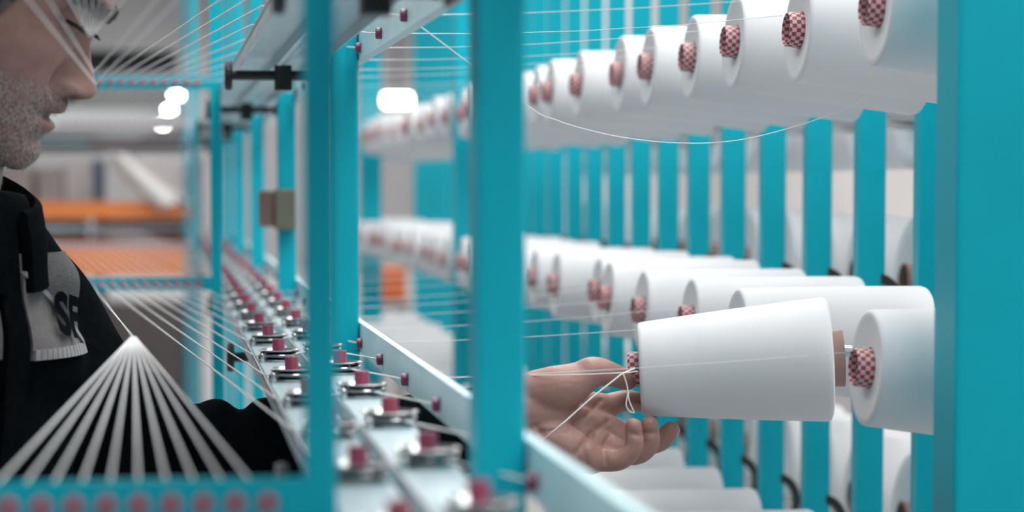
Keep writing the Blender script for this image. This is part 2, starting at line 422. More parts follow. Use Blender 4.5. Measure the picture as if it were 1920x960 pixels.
# --- yarns running from the cones to the cross bars
def yarn(name, pts, r, label, group, cat='yarn'):
    o = bpy.data.objects.new(name, None)
    g = G()
    pts = [np.array(p, float) for p in pts]; base = pts[0]
    g.tube([p-base for p in pts], r, 6)
    o = part(name, g.me(name, YARN, True), None, base)
    return tag(o, label, cat, group)
for lv in range(2):
    for k in range(-3, 17):
        pts = []
        if (lv, k) in TIPS and not (lv == 1 and k == 1):
            t = TIPS[(lv, k)]; pts.append(t+np.array([-.0135, 0, .013])); e = EYE[(lv, k)]
            a, b = pts[-1], e; sag = RNG.uniform(0, .006)
            for q in (.25, .5, .75): pts.append(a*(1-q)+b*q-np.array([0, 0, sag*4*q*(1-q)]))
        if (lv, k) not in EYE: continue
        pts.append(EYE[(lv, k)])
        for li in (1, 0):
            if (lv, li, k) in TENS:
                t = TENS[(lv, li, k)]; pts.append(t+np.array([.006, -.008, 0])); pts.append(t+np.array([-.012, -.008, .0]))
        si, i = (1, k+2) if k < 8 else (2, k-8)
        if (si, lv, i) in CEY and (lv, 0, k) in TENS:
            pts.append(np.array([LX[0][0]-.001, TENS[(lv, 0, k)][1]-.006, RTOP[lv]+.0055]))
            c = CEY[(si, lv, i)]; pts.append(c)
            pts.append(np.array([c[0]-.156, SEC[si+1], c[2]]))
        yarn('yarn_thread', pts, [.00033 if p[0] > .21 else .0007 for p in pts], f'white yarn of the {POSN[lv]} level, {ORD[k+3]} in line from the camera', f'yarns of the {POSN[lv]} level')
# near fans: yarns of the nearest cross bars gathered at one point
C_lo = W(250, 632, 1.98); C_up = W(170, 68, 1.90); V_up = [W(177, 136, 1.90), W(179, 158, 1.90)]
for i in range(10):
    e = CEY[(0, 1, i)]
    yarn('fan_yarn', [e, C_lo+np.array([(i-4.5)*.0004, 0, 0]), CEY[(1, 1, 0)]+np.array([-.0156, 0, 0])] if i in (4,) else [e, C_lo+np.array([(i-4.5)*.0004, 0, 0])], [.0008, .0008, .0006] if i == 4 else .0008,
         f'blurred white yarn of the lower fan before the dark jacket, {ORD[i]} from the left', 'yarns of the lower fan')
for i in range(10):
    e = CEY[(0, 0, i)]
    c = C_up+np.array([(i-4.5)*.0004, 0, 0])
    if i < 1: c = V_up[0]
    if i == 9: c = V_up[0]
    yarn('fan_yarn', [e, c], .00052, f'blurred white yarn of the upper fan before the face, {ORD[i]} from the left', 'yarns of the upper fan')
for i, e in enumerate((np.array([EXS[0]-.0156, SEC[0], H+.145]), np.array([EXS[9]+.012, SEC[0], H+.145]))):
    yarn('fan_yarn', [e, V_up[1]], .0006, ('white yarn slanting down from the left over the nose', 'white yarn slanting down from the right to the nose')[i], 'yarns of the upper fan')
# one slack yarn hanging below the upper row
sl = [W(x, y, Y) for x, y, Y in ((985, 196, 2.1), (1040, 224, 2.12), (1100, 243, 2.14), (1170, 258, 2.16), (1250, 267, 2.18), (1330, 268, 2.2), (1400, 260, 2.2), (1470, 243, 2.2), (1540, 221, 2.2), (1590, 200, 2.2), (1618, 180, 2.2))]
yarn('slack_yarn', catmull([EYE[(0, 0)]]+sl, 4), .00045, 'thin slack white yarn sagging below the upper cones', None)

# ---------------------------------------------------------------- the cone held in the hand
HY = 2.17
HK = cone_meshes(.0425, .0562, .172)
hl, hr = W(1199, 692, HY+.010), W(1543, 674, HY-.022)
ax = Vector(hr-hl).normalized()
hc = thing('yarn_cone', hl, 'white yarn cone held out by the hand, off its spindle', 'yarn cone', 'cones in the hand')
hc.rotation_euler = ax.to_track_quat('X', 'Z').to_euler()
part('yarn_package', HK[0], hc, rot=(1.1, 0, 0)); part('core_tube', HK[1], hc, label='red and white checked paper tube')
del hc['group']
tip = np.array(hc.location)-np.array(ax)*.0125

# ---------------------------------------------------------------- the man
def evaluated(o):
    dg = bpy.context.evaluated_depsgraph_get(); dg.update()
    me = bpy.data.meshes.new_from_object(o.evaluated_get(dg)); return me
def remeshed(g, name, vox, smooth_it=4, fac=.5):
    o = bpy.data.objects.new('tmp', g.me('tmp')); COL.objects.link(o)
    bm = bmesh.new(); bm.from_mesh(o.data); bmesh.ops.recalc_face_normals(bm, faces=bm.faces); bm.to_mesh(o.data); bm.free()
    m = o.modifiers.new('r', 'REMESH'); m.mode = 'VOXEL'; m.voxel_size = vox; m.use_smooth_shade = True
    if smooth_it:
        q = o.modifiers.new('s', 'SMOOTH'); q.iterations = smooth_it; q.factor = fac
    me = evaluated(o); old = o.data; bpy.data.objects.remove(o); bpy.data.meshes.remove(old); me.name = name
    me.polygons.foreach_set('use_smooth', [True]*len(me.polygons)); return me
def coords(me):
    a = np.empty(len(me.vertices)*3); me.vertices.foreach_get('co', a); return a.reshape(-1, 3)
def normals(me):
    a = np.empty(len(me.vertices)*3); me.vertices.foreach_get('normal', a); return a.reshape(-1, 3)
def setco(me, v): me.vertices.foreach_set('co', np.ascontiguousarray(v).ravel()); me.update()
def limb(g, pts, rad, n=20, sub=6):
    """tapered rounded limb through pts"""
    P_ = catmull(pts, sub); R_ = [float(x[0]) for x in catmull([np.array([r, 0, 0]) for r in rad], sub)]
    a, b = P_[0], P_[-1]; ta = (P_[0]-P_[1]); ta /= np.linalg.norm(ta); tb = P_[-1]-P_[-2]; tb /= np.linalg.norm(tb)
    q = [1, .8, .5]
    pre = [(a+ta*R_[0]*math.sin(t), R_[0]*math.cos(t)) for t in (1.45, 1.1, .75, .4)]
    post = [(b+tb*R_[-1]*math.sin(t), R_[-1]*math.cos(t)) for t in (.4, .75, 1.1, 1.45)]
    pp = [x for x, _ in pre]+P_+[x for x, _ in post]; rr = [x for _, x in pre]+R_+[x for _, x in post]
    g.tube(pp, rr, n); return g
def ip(z, tab):
    a = np.array(tab); return np.interp(z, a[:, 0], a[:, 1])
def sip(z, tab):                                           # smooth interpolation
    a = np.array(tab); t = np.linspace(a[0, 0], a[-1, 0], 600); y = np.interp(t, a[:, 0], a[:, 1])
    k = np.hanning(15); k /= k.sum(); yp = np.pad(y, 7, mode='edge'); return np.interp(z, t, np.convolve(yp, k, 'valid'))

# --- head, in its own frame: x forward, y to its left, z up from the chin
ALPHA = math.radians(22); BETA = math.radians(7)
xfull = [(-.012, .058), (-.006, .081), (.0, .0905), (.008, .0955), (.0156, .0978), (.022, .0958), (.028, .0922), (.034, .0962), (.040, .1012), (.0445, .1000),
         (.0478, .0900), (.0510, .0905), (.0535, .1000), (.057, .1045), (.062, .1020), (.068, .1005), (.08, .097), (.1, .0955), (.118, .0965), (.13, .102), (.142, .1085),
         (.155, .1090), (.17, .106), (.19, .095), (.205, .079), (.22, .05), (.2285, .022), (.232, .0005)]
xbase = [(-.012, .056), (-.004, .083), (.01, .0925), (.03, .0940), (.06, .0965), (.09, .0965), (.12, .0985), (.142, .1065), (.155, .1085), (.17, .106), (.19, .095), (.205, .079), (.22, .05), (.2285, .022), (.232, .0005)]
nosep = [(.060, 0), (.067, .001), (.0705, .012), (.0745, .0215), (.080, .0255), (.085, .0255), (.092, .0215), (.1, .0165), (.112, .0095), (.122, .005), (.132, .002), (.145, 0)]
nosew = [(.06, .0145), (.07, .0145), (.078, .0130), (.086, .0105), (.1, .0088), (.12, .0078), (.145, .009)]
wid = [(-.012, .018), (-.006, .030), (0, .038), (.015, .048), (.03, .0555), (.05, .0615), (.07, .0665), (.09, .0700), (.11, .0725), (.14, .0755), (.165, .076), (.19, .069), (.21, .052), (.225, .028), (.232, .0005)]
bak = [(-.012, .01), (0, -.012), (.03, -.045), (.06, -.068), (.09, -.085), (.13, -.097), (.16, -.096), (.19, -.081), (.21, -.058), (.225, -.03), (.232, -.0005)]
NZ, NA = 170, 200
zz = -.012+(.232+.012)*(.5-.5*np.cos(np.linspace(0, PI, NZ)))*.35+(.232+.012)*np.linspace(0, 1, NZ)*.65
ph = np.linspace(-PI, PI, NA, endpoint=False); ph = ph-.45*np.sin(ph)*.9       # denser towards the face
Z, F = np.meshgrid(zz, ph, indexing='ij')
c, s = np.cos(F), np.sin(F)
xb_, w_, bk_ = sip(Z, xbase), sip(Z, wid), sip(Z, bak)
xc = .012
nexp = 2.25
X = np.where(c > 0, xc+(xb_-xc)*np.abs(c)**(2/nexp), xc+(bk_-xc)*-(np.abs(c)**(2/2.1))*-1)
X = np.where(c > 0, X, xc-(xc-bk_)*np.abs(c)**(2/2.1))
Yl = w_*np.sign(s)*np.abs(s)**(2/2.2)
fr_ = np.clip(c, 0, 1)
det = (ip(Z, xfull)-ip(Z, xbase))
X = X+np.where(c > 0, det*np.exp(-(np.abs(Yl)/.0235)**3.0), 0)
X = X+np.where(c > 0, ip(Z, nosep)*np.exp(-(np.abs(Yl)/ip(Z, nosew))**2.4), 0)
gs = lambda a, b, sa, sb: np.where(c > 0, np.exp(-((np.abs(Yl)-a)/sa)**2-((Z-b)/sb)**2), 0)
X = X+.0045*gs(.0135, .0755, .0055, .0065)                  # nostril wings
X = X-.0100*gs(.0230, .0780, .0050, .0120)                  # crease beside the wing
X = X-.0075*gs(.0075, .0665, .0040, .0026)                  # nostrils
X = X-.0125*gs(.0340, .1310, .0170, .0110)                  # eye sockets
X = X+.0035*gs(.0300, .1480, .0220, .0060)                  # brow ridge
X = X+.0030*gs(.0500, .0960, .0140, .0120)                  # cheek bones
X = X-.0025*gs(.0330, .0550, .0080, .0200)                  # fold from nose to mouth corner
Yl = Yl+np.sign(Yl)*.003*np.exp(-((Z-.1)/.014)**2-((X-.06)/.02)**2)
Z2 = Z+np.where(True, .42*np.clip(.085-X, 0, .2)*np.exp(-np.clip(Z+.012, 0, 1)/.030), 0)
hv = np.stack([X, Yl, Z2], -1).reshape(-1, 3)
hf = [(j*NA+i, j*NA+(i+1) % NA, (j+1)*NA+(i+1) % NA, (j+1)*NA+i) for j in range(NZ-1) for i in range(NA)]
hf += [tuple(range(NA))[::-1], tuple(range((NZ-1)*NA, NZ*NA))]
ca, sa = math.cos(ALPHA), math.sin(ALPHA)
Rp = np.array([[ca, 0, sa], [0, 1, 0], [-sa, 0, ca]])       # columns: where local x, y, z go
cb_, sb_ = math.cos(-BETA), math.sin(-BETA)
RH = np.array([[cb_, -sb_, 0], [sb_, cb_, 0], [0, 0, 1]])@Rp
NOSE = W(181, 172, 2.085)
def head(p): return (np.asarray(p, float)-np.array([.1225, 0, .0825]))@RH.T+NOSE
def unhead(p): return (np.asarray(p, float)-NOSE)@RH+np.array([.1225, 0, .0825])
body = G()
body.add(head(hv), hf)
for sy in (-1, 1):
    body.ball(head((.0840, sy*.0335, .1300)), .0128, 12)
    body.ball(head((.0965, sy*.0115, .0765)), .0085, 10, (1.25, .8, .9), RH)
    # ear: rim and lobe
    rim = [(.006, .0725, .132), (-.004, .079, .140), (-.016, .083, .134), (-.020, .083, .118), (-.013, .081, .100), (-.002, .077, .088), (.004, .074, .092)]
    limb(body, [head((a, sy*b, d)) for a, b, d in rim], [.004, .0045, .0045, .0042, .004, .0055, .004], 10, 4)
    body.ball(head((-.006, sy*.075, .113)), .02, 10, (.7, .3, 1.1), RH)
# --- trunk, limbs; the torso faces half towards the camera
TA = math.radians(52)
tn_ = np.array([math.sin(TA), -math.cos(TA), 0]); tl_ = np.array([math.cos(TA), math.sin(TA), 0])
TC = [(-.58, -.293, 2.17, .150, .105), (-.42, -.273, 2.165, .155, .110), (-.27, -.250, 2.16, .165, .118), (-.16, -.236, 2.155, .160, .118), (-.08, -.228, 2.15, .145, .105), (-.035, -.222, 2.145, .100, .085), (-.005, -.212, 2.14, .070, .068)]
def torso(g, grow=0.0, rows=TC, n=48):
    v = []
    zs = np.linspace(rows[0][0], rows[-1][0], 40); A = np.array(rows)
    for z in zs:
        cx, cy, hw, hd = [np.interp(z, A[:, 0], A[:, k]) for k in (1, 2, 3, 4)]
        for i in range(n):
            a = 2*PI*i/n; p, q = math.cos(a), math.sin(a)
            p = math.copysign(abs(p)**.85, p); q = math.copysign(abs(q)**.85, q)
            v.append(np.array([cx, cy, H+z])+tl_*(hw+grow)*p+tn_*(hd+grow)*q)
    f = [(j*n+i, j*n+(i+1) % n, (j+1)*n+(i+1) % n, (j+1)*n+i) for j in range(39) for i in range(n)]
    f += [tuple(range(n))[::-1], tuple(range(39*n, 40*n))]
    return g.add(v, f)
torso(body)
neck0 = np.array([-.222, 2.14, H-.06])
limb(body, [neck0, neck0*.5+head((-.005, 0, .02))*.5+np.array([.012, 0, 0]), head((.0, 0, .05))], [.064, .060, .058])
def R(x, y, z): return np.array([x, y, H+z])
SHL, ELL = R(-.145, 2.265, -.100), R(.000, 2.235, -.275)
WRL = W(985, 770, 2.168)
ARM = [R(-.185, 2.215, -.080), SHL, R(-.085, 2.258, -.180), ELL, R(.105, 2.205, -.255), R(.205, 2.185, -.236), WRL]
limb(body, ARM, [.055, .052, .046, .043, .043, .034, .0285])
SHR = R(-.365, 1.985, -.090)
ARMR = [R(-.33, 2.03, -.075), SHR, R(-.405, 1.93, -.24), R(-.41, 1.90, -.38), R(-.37, 1.86, -.52), R(-.34, 1.84, -.62)]
limb(body, ARMR, [.055, .052, .046, .042, .036, .028])
limb(body, [R(-.34, 1.84, -.62), R(-.33, 1.83, -.67)], [.030, .034])
for q in range(4): limb(body, [R(-.335+.014*q-.02, 1.83+.008*q, -.67), R(-.33+.014*q-.02, 1.822+.008*q, -.715), R(-.315+.014*q-.02, 1.82+.008*q, -.745)], [.0095, .009, .0075], 10, 3)
limb(body, [R(-.325, 1.86, -.64), R(-.295, 1.85, -.675), R(-.285, 1.84, -.705)], [.012, .011, .009], 10, 3)
for sy in (-1, 1):
    hip = R(-.305, 2.17, -.55)+tl_*.085*sy
    limb(body, [hip, hip+np.array([.03, 0, -.40]), hip+np.array([-.005, 0, -.76])], [.085, .058, .042])
# --- left hand: palm towards the camera, holding the narrow end of the cone
Yh = 2.165
def hw_(x, y, d=0.0): return W(x, y, Yh+d)
HAND = G()
MC = {'thumb': (1052, 742, -.012), 'index': (1138, 762, .030), 'middle': (1143, 802, .014), 'ring': (1138, 835, -.004), 'pinky': (1122, 862, -.020)}
limb(HAND, [W(930, 772, Yh+.006), hw_(985, 770, .004), hw_(1020, 772, .004)], [.0300, .0295, .031])
for nm, r0, r1 in (('index', .0150, .0118), ('middle', .0160, .0120), ('ring', .0160, .0118), ('pinky', .0150, .0112)):
    x, y, d = MC[nm]; y0 = {'index': 748, 'middle': 766, 'ring': 786, 'pinky': 803}[nm]
    limb(HAND, [hw_(1000, y0, .004), hw_((1000+x)/2, (y0+y)/2+3, d*.5+.004), hw_(x, y, d)], [.0185, r0, r1], 16, 5)
limb(HAND, [hw_(1005, 735, -.004), hw_(1052, 728, -.014), hw_(1098, 706, -.016)], [.020, .0215, .0150], 18, 6)      # thenar
limb(HAND, [hw_(1010, 808, -.008), hw_(1062, 838, -.022), hw_(1108, 862, -.022)], [.018, .0190, .0135], 18, 6)     # heel of the hand
limb(HAND, [hw_(1060, 780, .006), hw_(1110, 805, .006)], [.017, .014], 16, 4)
limb(HAND, [hw_(1085, 710, -.014), hw_(1112, 697, -.016), hw_(1146, 702, -.006), hw_(1176, 714, .008)], [.0140, .0138, .0112, .0090], 16, 6)   # thumb
limb(HAND, [hw_(*MC['index']), hw_(1168, 752, .038), hw_(1192, 752, .044), hw_(1216, 762, .046)], [.0118, .0100, .0092, .0078], 16, 6)
limb(HAND, [hw_(*MC['middle']), hw_(1195, 832, .008), hw_(1236, 828, .006), hw_(1258, 807, .002)], [.0120, .0102, .0096, .0086], 16, 6)
limb(HAND, [hw_(*MC['ring']), hw_(1188, 852, -.012), hw_(1217, 833, -.016), hw_(1218, 796, -.018)], [.0118, .0102, .0094, .0082], 16, 6)
limb(HAND, [hw_(*MC['pinky']), hw_(1162, 862, -.030), hw_(1188, 838, -.034), hw_(1188, 799, -.034)], [.0112, .0096, .0088, .0076], 16, 6)
body.add(HAND.v, HAND.f)
bme = remeshed(body, 'person', .0021, 3, .45)
bv = coords(bme)
q_ = unhead(bv)                                             # nostrils
wn = np.exp(-((q_[:, 0]-.1035)/.0065)**2-((np.abs(q_[:, 1])-.0080)/.0036)**2)*(q_[:, 2] < .080)*(q_[:, 2] > .058)*(q_[:, 0] > .092)
bv = bv+(wn*.0065)[:, None]*RH[:, 2][None, :]
# palm creases: narrow grooves pressed into the palm
def groove(v, line, w, depth):
    q = np.array([W(x, y, 1.0)-np.array([0, 0, H]) for x, y in line]); q = np.stack([q[:, 0], q[:, 2]], 1)
    rel = np.stack([v[:, 0]/v[:, 1], (v[:, 2]-H)/v[:, 1]], 1)
    sel = np.where((np.abs(rel[:, 0]-q[:, 0].mean()) < .1) & (v[:, 1] > 2.09) & (v[:, 1] < 2.19) & (v[:, 0] > .28))[0]
    best = np.full(len(sel), 9.0)
    for a, b in zip(q[:-1], q[1:]):
        ab = b-a; t = np.clip(((rel[sel]-a)@ab)/(ab@ab), 0, 1); best = np.minimum(best, np.linalg.norm(rel[sel]-a-t[:, None]*ab, axis=1))
    v[sel, 1] += depth*np.exp(-(best/w)**2)
for ln in ([(1010, 812), (1060, 805), (1100, 780), (1125, 752)], [(1080, 850), (1105, 815), (1140, 790)], [(1100, 872), (1097, 840), (1110, 815)], [(1136, 868), (1132, 838), (1145, 815)], [(1005, 800), (1020, 815)], [(1180, 812), (1200, 816)], [(1208, 812), (1230, 812)]):
    groove(bv, ln, .0010, .0024)
setco(bme, bv)
# pigment per vertex: skin, stubble, lips
lv_ = unhead(bv); x, y, z = lv_.T
near = (np.linalg.norm(lv_-np.array([.02, 0, .1]), axis=1) < .2)
nz = np.array([.5+.5*math.sin(0)]*1)
beard = np.clip(1-((z-.018)/.062)**2, 0, 1)*(x > -.005)
beard = np.where((z < .078-.25*np.clip(.085-x, 0, .1)+.5*np.clip(.05-x, 0, .05)) & (z > -.05), np.clip((.080+.35*np.clip(.06-x, 0, .06)-z)/.022, 0, 1), 0)*(x > -.002)*near
beard *= np.clip((x+.002)/.02, 0, 1)
mous = np.exp(-((z-.0640)/.006)**2)*(np.abs(y) < .030)*(x > .07); beard = np.maximum(beard*(1-.55*np.exp(-((z-.062)/.006)**2-(y/.006)**2)), mous*near)
lips = (np.exp(-((z-.0408)/.0045)**2)+np.exp(-((z-.0555)/.0028)**2))*np.exp(-(np.abs(y)/.020)**4)*(x > .085)*near
beard *= 1-np.clip(lips*1.2, 0, 1)
hand_ = np.clip((bv[:, 0]-.26)/.03, 0, 1)
cheek = np.exp(-((z-.09)/.022)**2-((np.abs(y)-.045)/.022)**2)*near+1.0*np.exp(-((z-.08)/.012)**2-(y/.016)**2)*(x > .095)*near
ca_ = bme.color_attributes.new('pigment', 'FLOAT_COLOR', 'POINT')
arr = np.stack([np.clip(beard, 0, 1), np.clip(lips, 0, 1), np.clip(hand_+cheek*.6, 0, 1), np.ones(len(x))], 1)
ca_.data.foreach_set('color', arr.astype(np.float32).ravel())
def skin_mat():
    m = bpy.data.materials.new('skin'); m.use_nodes = True; nt = m.node_tree; b = nt.nodes['Principled BSDF']; N = nt.nodes.new; Lk = nt.links.new
    at = N('ShaderNodeAttribute'); at.attribute_name = 'pigment'; sp = N('ShaderNodeSeparateColor'); Lk(at.outputs['Color'], sp.inputs[0])
    tc = N('ShaderNodeTexCoord')
    n1 = N('ShaderNodeTexNoise'); n1.inputs['Scale'].default_value = 45; n1.inputs['Detail'].default_value = 5; Lk(tc.outputs['Object'], n1.inputs[0])
    r1 = N('ShaderNodeValToRGB'); r1.color_ramp.elements[0].position = .3; r1.color_ramp.elements[1].position = .72
    r1.color_ramp.elements[0].color = (.215, .118, .100, 1); r1.color_ramp.elements[1].color = (.32, .188, .165, 1); Lk(n1.outputs[0], r1.inputs[0])
    def mix(f, a, col, fac=1.0):
        mx = N('ShaderNodeMix'); mx.data_type = 'RGBA'
        if fac != 1.0:
            mm = N('ShaderNodeMath'); mm.operation = 'MULTIPLY'; mm.inputs[1].default_value = fac; Lk(f, mm.inputs[0]); f = mm.outputs[0]
        Lk(f, mx.inputs[0]); Lk(a, mx.inputs[6])
        if isinstance(col, tuple): mx.inputs[7].default_value = (*col, 1)
        else: Lk(col, mx.inputs[7])
        return mx.outputs[2]
    c1 = mix(sp.outputs[2], r1.outputs[0], (.40, .22, .19), .7)
    c2 = mix(sp.outputs[1], c1, (.36, .125, .11), .75)
    n2 = N('ShaderNodeTexNoise'); n2.inputs['Scale'].default_value = 330; n2.inputs['Detail'].default_value = 3; Lk(tc.outputs['Object'], n2.inputs[0])
    n3 = N('ShaderNodeTexNoise'); n3.inputs['Scale'].default_value = 60; n3.inputs['Detail'].default_value = 3; Lk(tc.outputs['Object'], n3.inputs[0])
    r2 = N('ShaderNodeValToRGB'); r2.color_ramp.elements[0].position = .36; r2.color_ramp.elements[1].position = .62
    r2.color_ramp.elements[0].color = (.13, .095, .088, 1); r2.color_ramp.elements[1].color = (.33, .275, .265, 1); Lk(n2.outputs[0], r2.inputs[0])
    fm = N('ShaderNodeMapRange'); fm.inputs[1].default_value = .3; fm.inputs[2].default_value = .6; fm.inputs[3].default_value = .35; fm.inputs[4].default_value = .85; Lk(n3.outputs[0], fm.inputs[0])
    fb = N('ShaderNodeMath'); fb.operation = 'MULTIPLY'; Lk(fm.outputs[0], fb.inputs[0]); Lk(sp.outputs[0], fb.inputs[1])
    c3 = mix(fb.outputs[0], c2, r2.outputs[0])
    Lk(c3, b.inputs['Base Color']); b.inputs['Roughness'].default_value = .48
    b.inputs['Subsurface Weight'].default_value = .12; b.inputs['Subsurface Radius'].default_value = (.01, .004, .002); b.inputs['Subsurface Scale'].default_value = .3
    bp = N('ShaderNodeBump'); bp.inputs['Strength'].default_value = .25; bp.inputs['Distance'].default_value = .0012
    ad = N('ShaderNodeMath'); ad.operation = 'ADD'; Lk(n2.outputs[0], ad.inputs[0]); Lk(n1.outputs[0], ad.inputs[1])
    Lk(ad.outputs[0], bp.inputs['Height']); Lk(bp.outputs[0], b.inputs['Normal'])
    return m
bme.materials.append(skin_mat())
man = tag(part('person', bme), 'man in a dark fleece jacket leaning in and reaching for a cone', 'person')
HAIRM = mat('dark_greying_hair', (.035, .030, .028), .6, noise=.5, nscale=300)
def skin_bvh(me): return BVHTree.FromPolygons([v.co[:] for v in me.vertices], [p.vertices[:] for p in me.polygons])
BB = skin_bvh(bme)
# hair: short crop as a shell over the skull
hg = G(); nn, mm_ = 40, 56; hv2 = []
for j in range(nn):
    for i in range(mm_):
        a = 2*PI*i/mm_; zt = .232-(.232-.095)*(j/(nn-1))**1.0
        d = np.array([math.cos(a), math.sin(a), 0.0])
        zmin = float(np.interp(math.cos(a), [-1, -.3, .22, .40, .62, 1], [.06, .085, .100, .135, .168, .174]))
        zq = max(zt, zmin)
        w2, xf2, bk2 = float(sip(np.array([zq]), wid)[0]), float(sip(np.array([zq]), xbase)[0]), float(sip(np.array([zq]), bak)[0])
        e = 1+.035
        xx = xc+((xf2-xc) if d[0] > 0 else (xc-bk2))*math.copysign(abs(d[0])**.9, d[0])*e
        hv2.append(head((xx, w2*math.copysign(abs(d[1])**.9, d[1])*e+.0, zq+.004)))
hg.add(hv2, [(j*mm_+i, j*mm_+(i+1) % mm_, (j+1)*mm_+(i+1) % mm_, (j+1)*mm_+i) for j in range(nn-1) for i in range(mm_)])
part('hair', autosmooth(hg.me('hair', HAIRM), 2), man, label='short dark greying hair')
def onface(yy, zz):
    o_ = Vector(head((.2, yy, zz))); h_, _, _, _ = BB.ray_cast(o_, Vector(RH@np.array([-1.0, 0, 0])))
    return np.array(h_) if h_ is not None else head((.09, yy, zz))
def strands(name, seeds, length, wdt, m, direc):
    g = G()
    for p in seeds:
        pt, no, _, _ = BB.find_nearest(Vector(p))
        if pt is None: continue
        no = np.array(no); pt = np.array(pt); d = direc(p, no); d = d/np.linalg.norm(d)
        sd = np.cross(d, no); sd /= np.linalg.norm(sd)+1e-9; L_ = length*RNG.uniform(.5, 1.2)
        a = pt-no*.0003
        g.add([a-sd*wdt, a+sd*wdt, a+d*L_], [(0, 1, 2)])
    o = part(name, g.me(name, m), man); o['kind'] = 'stuff'; return o
brow = [onface(sy*(.007+.044*t)+RNG.normal(0, .0005), .1415+.0065*math.sin(t*2.2)+RNG.normal(0, .0026)) for sy in (-1, 1) for t in RNG.uniform(0, 1, 1300)]
strands('eyebrows', brow, .0095, .0006, HAIRM, lambda p, n: n*.38+RH@np.array([0, math.copysign(.8, unhead(p)[1]), .30])+RNG.normal(0, .12, 3))
lash = [onface(sy*(.021+.027*t), .1268+.003*(2*t-1)**2+RNG.normal(0, .0004)) for sy in (-1, 1) for t in RNG.uniform(0, 1, 700)]
strands('eyelashes', lash, .0090, .00034, mat('black_lash', (.008, .007, .007), .6), lambda p, n: n*.9+RH@np.array([.5, 0, -.35]))
idx = np.where((beard > .35))[0]
GREY = mat('grey_stubble', (.46, .43, .42), .6); DST = mat('dark_stubble', (.05, .04, .038), .6)
for m_, cnt, nm in ((GREY, 3200, 'grey_beard'), (DST, 2600, 'dark_beard')):
    pick = RNG.choice(idx, min(cnt, len(idx)), replace=False)
    strands(nm, bv[pick]+RNG.normal(0, .0006, (len(pick), 3)), .0042, .00016, m_, lambda p, n: n*.55+RH@np.array([.1, 0, -.8])+RNG.normal(0, .25, 3))
mi = np.where((mous > .3) & near)[0]; mi = RNG.choice(mi, min(900, len(mi)), replace=False)
strands('moustache', bv[mi], .0055, .0002, DST, lambda p, n: n*.5+RH@np.array([.1, 0, -.8])+RNG.normal(0, .25, 3))
nail = G(); nl = [(.0045*math.cos(a), .006*math.sin(a)) for a in np.linspace(0, 2*PI, 14, endpoint=False)]
nc = hw_(1268, 812, .000)
nail.ball(nc, .0048, 8, (.5, .9, 1.0)); part('fingernail', nail.me('fingernail', mat('nail', (.55, .36, .33), .25), True), man)

# --- clothing
JACK = mat('black_teal_fleece', (.0028, .0046, .0062), .95, noise=.25, nscale=120, bump=.35, bscale=700, spec=.02)
jk = G(); torso(jk, .022)
jk.ball(R(-.262, 2.16, -.33), .1, 12, (1.2, 1.2, 1.0))
limb(jk, [R(-.20, 2.195, -.080)]+ARM[1:5]+[ARM[5], ARM[5]*.45+ARM[6]*.55], [.070, .066, .062, .060, .055, .047, .040], 28, 8)
limb(jk, [R(-.30, 2.06, -.072)]+ARMR[1:5], [.078, .074, .062, .052, .042], 28, 8)
# fold rolls on the sleeve
for (cx_, cy_, cz_, r_, dx_) in ((.040, 2.215, -.236, .049, .010), (.088, 2.205, -.245, .053, .012), (.145, 2.195, -.246, .050, .010), (-.012, 2.245, -.222, .058, .012)):
    jk.ball(R(cx_, cy_, cz_), r_, 14, (.72, 1.0, 1.0))
jme = remeshed(jk, 'jacket', .0045, 6, .5)
jv = coords(jme); jn = normals(jme)
d = (.0035*np.sin(jv[:, 0]*46+jv[:, 2]*34+1.5*np.sin(jv[:, 1]*20))*np.sin(jv[:, 2]*27-jv[:, 0]*12+.6)+.0022*np.sin(jv[:, 2]*75+jv[:, 0]*50))
setco(jme, jv+jn*d[:, None]); jme.materials.append(JACK)
part('jacket', jme, man, label='black fleece jacket')
JB = skin_bvh(jme)
def drape(pts, off):
    """pts: (s, z) on the chest, s to the wearer's left from the zip"""
    out = []
    for s_, z_ in pts:
        o_ = Vector(np.array([-.238, 2.155, H+z_])+tl_*s_+tn_*.5)
        hit, no, _, _ = JB.ray_cast(o_, Vector(-tn_))
        if hit is None: hit = Vector(np.array([-.238, 2.155, H+z_])+tl_*s_+tn_*.12)
        out.append(np.array(hit)+tn_*off)
    return out
def patch(name, quad, off, m, n=18, label=None, thick=.004):
    (s0, z0), (s1, z1), (s2, z2), (s3, z3) = quad; pts = []
    for j in range(n+1):
        for i in range(n+1):
            u, v = i/n, j/n
            pts.append(((1-u)*(1-v)*s0+u*(1-v)*s1+u*v*s2+(1-u)*v*s3, (1-u)*(1-v)*z0+u*(1-v)*z1+u*v*z2+(1-u)*v*z3))
    top = drape(pts, off); bot = [p-tn_*(off+thick) for p in top]; q = n+1; N_ = q*q
    f = [(j*q+i, j*q+i+1, (j+1)*q+i+1, (j+1)*q+i) for j in range(n) for i in range(n)]
    f2 = [tuple(N_+k for k in t[::-1]) for t in f]
    ring = [i for i in range(q)]+[j*q+n for j in range(1, q)]+[n*q+i for i in range(n-1, -1, -1)]+[j*q for j in range(n-1, 0, -1)]
    f3 = [(ring[k], ring[k]+N_, ring[(k+1) % len(ring)]+N_, ring[(k+1) % len(ring)]) for k in range(len(ring))]
    return part(name, autosmooth(mesh(name, top+bot, f+f2+f3, m), 1.0), man, label=label)
PANEL = mat('grey_fleece_panel', (.105, .105, .112), .95, noise=.12, nscale=120, bump=.6, bscale=420)
PANEL2 = mat('light_grey_fleece', (.16, .15, .15), .95, noise=.1, nscale=120, bump=.6, bscale=420)
RIB = mat('pale_ribbed_band', (.26, .26, .27), .9, noise=.1, nscale=150)
